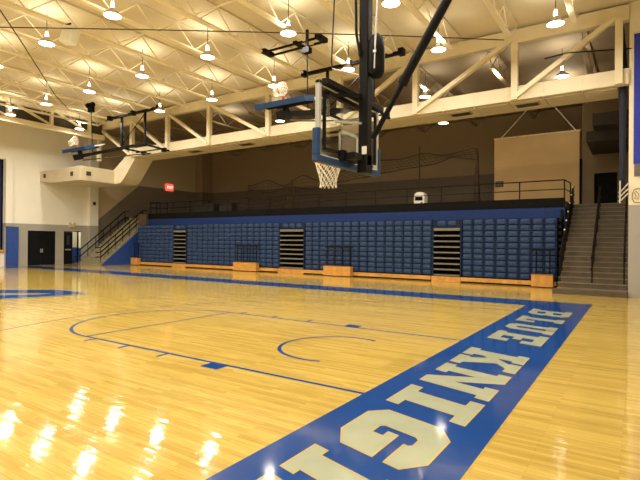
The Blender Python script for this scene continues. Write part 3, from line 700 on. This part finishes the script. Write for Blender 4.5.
part(t, 'bracket', BLACK, MB().path([(-13.3, 1.85, 8.6), (-13.3, 1.85, 8.85), (-13.1, 1.95, 8.9)], .03))

# ------------------------------------------------------------------ main hoop
HX = -1.27                # glass plane
def net(mb, c, r, h, n=12, up=1, rc=.006):
    levels = 7; rad = [r*(1-.42*min(1, (i/4.5)))+ (.012 if i > 5 else 0) for i in range(levels)]
    for k in range(n):
        for dr in (1, -1):
            mb.path([(c[0]+rad[i]*math.cos(2*PI*(k+dr*i/2)/n), c[1]+rad[i]*math.sin(2*PI*(k+dr*i/2)/n), c[2]-up*h*i/(levels-1)) for i in range(levels)], rc, 4)
def ring(c, r, n=24): return [(c[0]+r*math.cos(2*PI*k/n), c[1]+r*math.sin(2*PI*k/n), c[2]) for k in range(n)]
t = thing('basketball_hoop', 'ceiling hung basketball hoop with glass backboard and blue padding', 'basketball hoop', (HX, 0, 9))
W2, ZB0, ZB1 = .95, 2.96, 4.08
part(t, 'glass', GLASS, MB().box(HX-.012, HX+.012, -W2, W2, ZB0, ZB1))
mb = MB()
for y0, y1, z0, z1 in ((-W2,W2,ZB1-.05,ZB1),(-W2,W2,ZB0,ZB0+.05),(-W2,-W2+.06,ZB0,ZB1),(W2-.06,W2,ZB0,ZB1)): mb.box(HX-.03, HX+.04, y0, y1, z0, z1)
part(t, 'board_frame', mat('grey_board_frame', (.42, .43, .44), .5, var=.05), mb, .004)
mb = MB()
for y0, y1, z0, z1 in ((-.80,.80,ZB1-.17,ZB1-.13),(-.80,.80,ZB0+.12,ZB0+.16),(-.83,-.79,ZB0+.12,ZB1-.13),(.79,.83,ZB0+.12,ZB1-.13)): mb.box(HX+.02, HX+.06, y0, y1, z0, z1)
part(t, 'rear_frame', BLACK, mb)
mb = MB()
for y0, y1, z0, z1 in ((-.305,.305,3.45,3.5),(-.305,.305,3.05,3.1),(-.305,-.255,3.05,3.5),(.255,.305,3.05,3.5)): mb.box(HX-.018, HX-.013, y0, y1, z0, z1)
part(t, 'target_square', WHITEM, mb)
pd = MB(); pd.box(HX-.05, HX+.06, -W2-.05, W2+.05, ZB0-.07, ZB0+.03)
pd.box(HX-.05, HX+.06, -W2-.05, -W2+.03, ZB0+.03, ZB0+.42); pd.box(HX-.05, HX+.06, W2-.03, W2+.05, ZB0+.03, ZB0+.42)
part(t, 'edge_padding', PADBLUE, pd, .012)
RC = (HX-.40, 0, 3.05)
rm = part(t, 'rim', ORANGE, MB().path(ring(RC, .229), .011, 8, True).box(HX-.17, HX-.02, -.12, .12, 3.0, 3.055))
nb = MB(); net(nb, RC, .225, .42); o = nb.build('net', NETW); attach(o, rm)
part(t, 'mast', BLACK, MB().box(HX+.2, HX+.36, -.08, .08, 2.93, 9.3), .012)
part(t, 'lower_bracket', BLACK, MB().box(HX+.02, HX+.3, -.35, .1, 3.0, 3.1).box(HX+.02, HX+.12, -.4, -.3, 2.98, 3.14).box(HX+.2, HX+.36, -.1, .1, 2.82, 3.1))
part(t, 'top_beam', BLACK, MB().box(HX+.045, HX+.15, -.9, .93, ZB1-.07, ZB1+.02), .006)
part(t, 'upper_bracket', BLACK, MB().bar((HX+.05, -.75, 3.93), (HX+.05, .75, 3.93), .07, .06).bar((HX+.05, -.6, 3.93), (HX+.27, 0, 4.05), .05).bar((HX+.05, .6, 3.93), (HX+.27, 0, 4.05), .05))
part(t, 'upper_arm', GREYM, MB().tube((HX+.05, .55, 3.6), (HX+.28, 0, 3.6), .02).tube((HX+.05, -.55, 3.55), (HX+.28, 0, 3.6), .02))
part(t, 'white_tag', WHITEP, MB().box(HX+.27, HX+.355, -.086, -.081, 3.1, 3.23))
# back brace: thin inner tube and thick outer tube
B0, B1 = Vector((HX+.42, 0, 3.35)), Vector((2.9, 0, 9.3))
mid = B0+(B1-B0)*.135
part(t, 'brace_inner', BLACK, MB().tube(B0, B0+(B1-B0)*.3, .042))
part(t, 'brace_outer', BLACK, MB().tube(mid, B1, .07))
part(t, 'brace_collar', BLACK, MB().tube(mid-(B1-B0).normalized()*.05, mid+(B1-B0).normalized()*.06, 0.08))
part(t, 'strap_reel', BLACK, MB().lathe([(0,-.33),(.08,-.32),(.125,-.24),(.13,.1),(.11,.28),(.05,.35),(0,.36)], (HX+.47, .0, 4.62), 12))
part(t, 'reel_badge', GREYM, MB().box(HX+.48, HX+.53, -.138, -.122, 4.64, 4.68))
part(t, 'safety_strap', GREYM, MB().path([(HX+.49, -.11, 4.4), (HX+.51, -.11, 4.95), (HX+.64, 0, 9.3)], .016))
part(t, 'drop_cable', BLACK, MB().path([(HX+.24, -.11, 4.65), (HX+.17, -.11, 5.0), (HX+.03, -.06, 9.3)], .022))
part(t, 'hoist_line', mat('pale_cable', (.6, .55, .45), .5), MB().path([(HX+.28, 0, 4.35), (HX-.4, .1, 4.63)], .012))
part(t, 'hoist_hook', BLACK, MB().path([(HX-.4, .1, 4.63), (HX-.42, .1, 4.75), (HX-.25, .15, 9.3)], .012))
part(t, 'ceiling_mount', BLACK, MB().box(HX-.3, HX+.9, -.6, .6, 9.25, 9.33).box(2.5, 3.2, -.2, .2, 9.25, 9.33))

# ------------------------------------------------------------------ folded hoops along the balcony side
def folded_hoop(xc, label, ty=5.95, tz=5.74):
    Y = 9.9
    t = thing('folded_basketball_hoop', label, 'basketball hoop', (xc, Y, 8.9))
    T = Vector((xc, ty, tz)); H = Vector((xc, Y, 7.02)); u = (H-T).normalized(); nn = Vector((0, -u.z, u.y))
    P = lambda x, s_, n_: T + Vector((x, 0, 0)) + u*s_ + nn*n_
    def slab(x0, x1, s0, s1, n0, n1):
        vs = [P(x, a, b) for b in (n0, n1) for a in (s0, s1) for x in (x0, x1)]
        return MB().add(vs, [(0,2,3,1),(4,5,7,6),(0,1,5,4),(2,6,7,3),(0,4,6,2),(1,3,7,5)])
    part(t, 'ceiling_bar', BLACK, MB().box(xc-2.25, xc+2.3, Y-.07, Y+.07, 8.78, 8.9))
    for x in (-2.2, 0, 2.25): part(t, 'bar_clamp', BLACK, MB().box(xc+x-.1, xc+x+.1, Y-.13, Y+.13, 8.74, 8.98))
    for x in (-1.04, 1.07): part(t, 'hanger_post', BLACK, MB().bar((xc+x, Y, 8.85), (xc+x, Y, 6.9), .1))
    part(t, 'cross_brace', BLACK, MB().tube((xc-1.04, Y, 7.2), (xc+1.07, Y, 8.7), .024))
    part(t, 'cross_brace', BLACK, MB().tube((xc-1.04, Y, 8.1), (xc-.5, Y, 7.3), .014))
    part(t, 'hinge_bar', BLACK, MB().bar((xc-1.15, Y, 7.02), (xc+1.2, Y, 7.0), .12))
    part(t, 'mast', BLACK, MB().bar(P(0, .0, 0), H, .17))
    part(t, 'mast_end', BLACK, slab(-.16, .16, -.12, .22, -.16, .12))
    for x in (-.95, .95): part(t, 'side_arm', BLACK, MB().bar((xc+x*.25, Y-2.1, 6.36), (xc+x, Y, 7.0), .07))
    for x in (-1.0, 1.05):
        a = part(t, 'back_arm', BLACK, MB().bar((xc+x, Y, 7.0), (xc+x*.9, Y+1.75, 6.93), .085))
        o = MB().box(xc+x*.9-.16, xc+x*.9+.16, Y+1.3, Y+1.45, 6.82, 7.04).build('arm_clamp', BLACK); attach(o, a)
    part(t, 'back_bar', BLACK, MB().bar((xc-1.25, Y+1.1, 6.93), (xc+1.2, Y+1.1, 6.93), .06))
    part(t, 'lower_tube', mat('brown_tube', (.06, .04, .03), .5), MB().tube(P(.1, .2, -.22), (xc+.4, Y+.9, 6.72), .03))
    b0, b1 = .34, .40
    part(t, 'glass', GLASS, slab(-.88, .88, .0, 1.05, b0+.015, b0+.035))
    part(t, 'top_edge', WHITEM, slab(-.95, .95, 1.02, 1.09, b0, b1))
    for a, b in ((-.95, -.88), (.88, .95)): part(t, 'side_edge', WHITEM, slab(a, b, .4, 1.05, b0, b1))
    part(t, 'edge_padding', PADBLUE, slab(-1.02, 1.02, -.1, .03, b0-.06, b1+.05))
    for a, b in ((-1.02, -.93), (.93, 1.02)): part(t, 'edge_padding', PADBLUE, slab(a, b, .03, .45, b0-.06, b1+.05))
    for a in (.2, .75): part(t, 'rear_frame', BLACK, slab(-.75, .75, a, a+.09, b0-.1, b0))
    part(t, 'rear_link', BLACK, slab(-.08, .08, .15, .3, .05, b0-.02))
    rc = .2; nz = b1+.40
    rm = part(t, 'rim', ORANGE, MB().path([P(.229*math.cos(2*PI*k/20), rc, nz+.229*math.sin(2*PI*k/20)) for k in range(20)], .012, 6, True).bar(P(0, rc, b1), P(0, rc, nz-.23), .09, .05))
    nb = MB(); net(nb, (0, 0, 0), .225, .45, 10, rc=.013)
    nb.v = [tuple(P(x, rc+z*.8, nz+y+.25*z)) for x, y, z in nb.v]
    o = nb.build('net', NETW); attach(o, rm)
    py_ = P(0, .9, b1); hx = 0 if ty > 6 else .42
    if ty > 6:
        part(t, 'pulley', BLACK, MB().box(xc-.16, xc+.16, py_.y-.1, py_.y+.1, 8.35, 8.62))
        for a in (-.26, .1): part(t, 'pulley_wheel', BLACK, MB().tube((xc+a, py_.y-.05, 8.7), (xc+a+.16, py_.y-.05, 8.7), .13, 12))
    else: part(t, 'pulley', BLACK, MB().box(xc+hx-.13, xc+hx+.13, py_.y-.1, py_.y+.1, 8.02, 8.2).box(xc+hx-.04, xc+hx+.04, py_.y-.04, py_.y+.04, 8.15, 8.8))
    part(t, 'hoist_cable', BLACK, MB().tube((xc+hx, py_.y, 8.4 if ty > 6 else 8.1), tuple(P(hx, .9, .1)), .02))
    return t
folded_hoop(-21.05, 'folded up basketball hoop hanging near the far end wall', 6.7, 5.92)
folded_hoop(-7.05, 'folded up basketball hoop hanging behind the near glass backboard', 5.6, 5.86)
t = thing('hoist_rail', 'pair of black ceiling rails with clamps above the blue folded backboard', 'ceiling rail', (-7.9, 7.4, 8.85))
for yy in (7.6, 7.2): part(t, 'rail', BLACK, MB().bar((-9.3, yy, 8.87), (-6.65, yy, 8.87), .065))
for x in (-9.2, -6.75): part(t, 'clamp', BLACK, MB().box(x-.1, x+.1, 7.12, 7.68, 8.84, 8.99))
part(t, 'clamp', BLACK, MB().box(-7.8, -7.65, 7.12, 7.68, 8.84, 8.95))

# ------------------------------------------------------------------ world, camera
wd = bpy.data.worlds.new('World'); scene.world = wd; wd.use_nodes = True
wd.node_tree.nodes['Background'].inputs[0].default_value = (.10, .075, .045, 1); wd.node_tree.nodes['Background'].inputs[1].default_value = .02
cam = bpy.data.cameras.new('camera'); co = bpy.data.objects.new('camera', cam); COL.objects.link(co)
px, py, pz, yaw, pit, rol, f = 2.6062700594436823, -6.683123729697845, 1.7358782551665293, -0.5856236101125565, 0.0033100765386602326, 0.008388632893695286, 479.403506132173
fw = Vector((math.sin(yaw)*math.cos(pit), math.cos(yaw)*math.cos(pit), math.sin(pit))); r0 = Vector((math.cos(yaw), -math.sin(yaw), 0)); u0 = r0.cross(fw)
rr = math.cos(rol)*r0+math.sin(rol)*u0; uu = -math.sin(rol)*r0+math.cos(rol)*u0
M = Matrix((( rr.x, uu.x, -fw.x, px), (rr.y, uu.y, -fw.y, py), (rr.z, uu.z, -fw.z, pz), (0,0,0,1)))
co.matrix_world = M
cam.sensor_width = 36; cam.lens = f/640*36; cam.clip_start = .05; cam.clip_end = 200
scene.camera = co
scene.view_settings.view_transform = 'Standard'; scene.view_settings.look = 'None'; scene.view_settings.exposure = 0
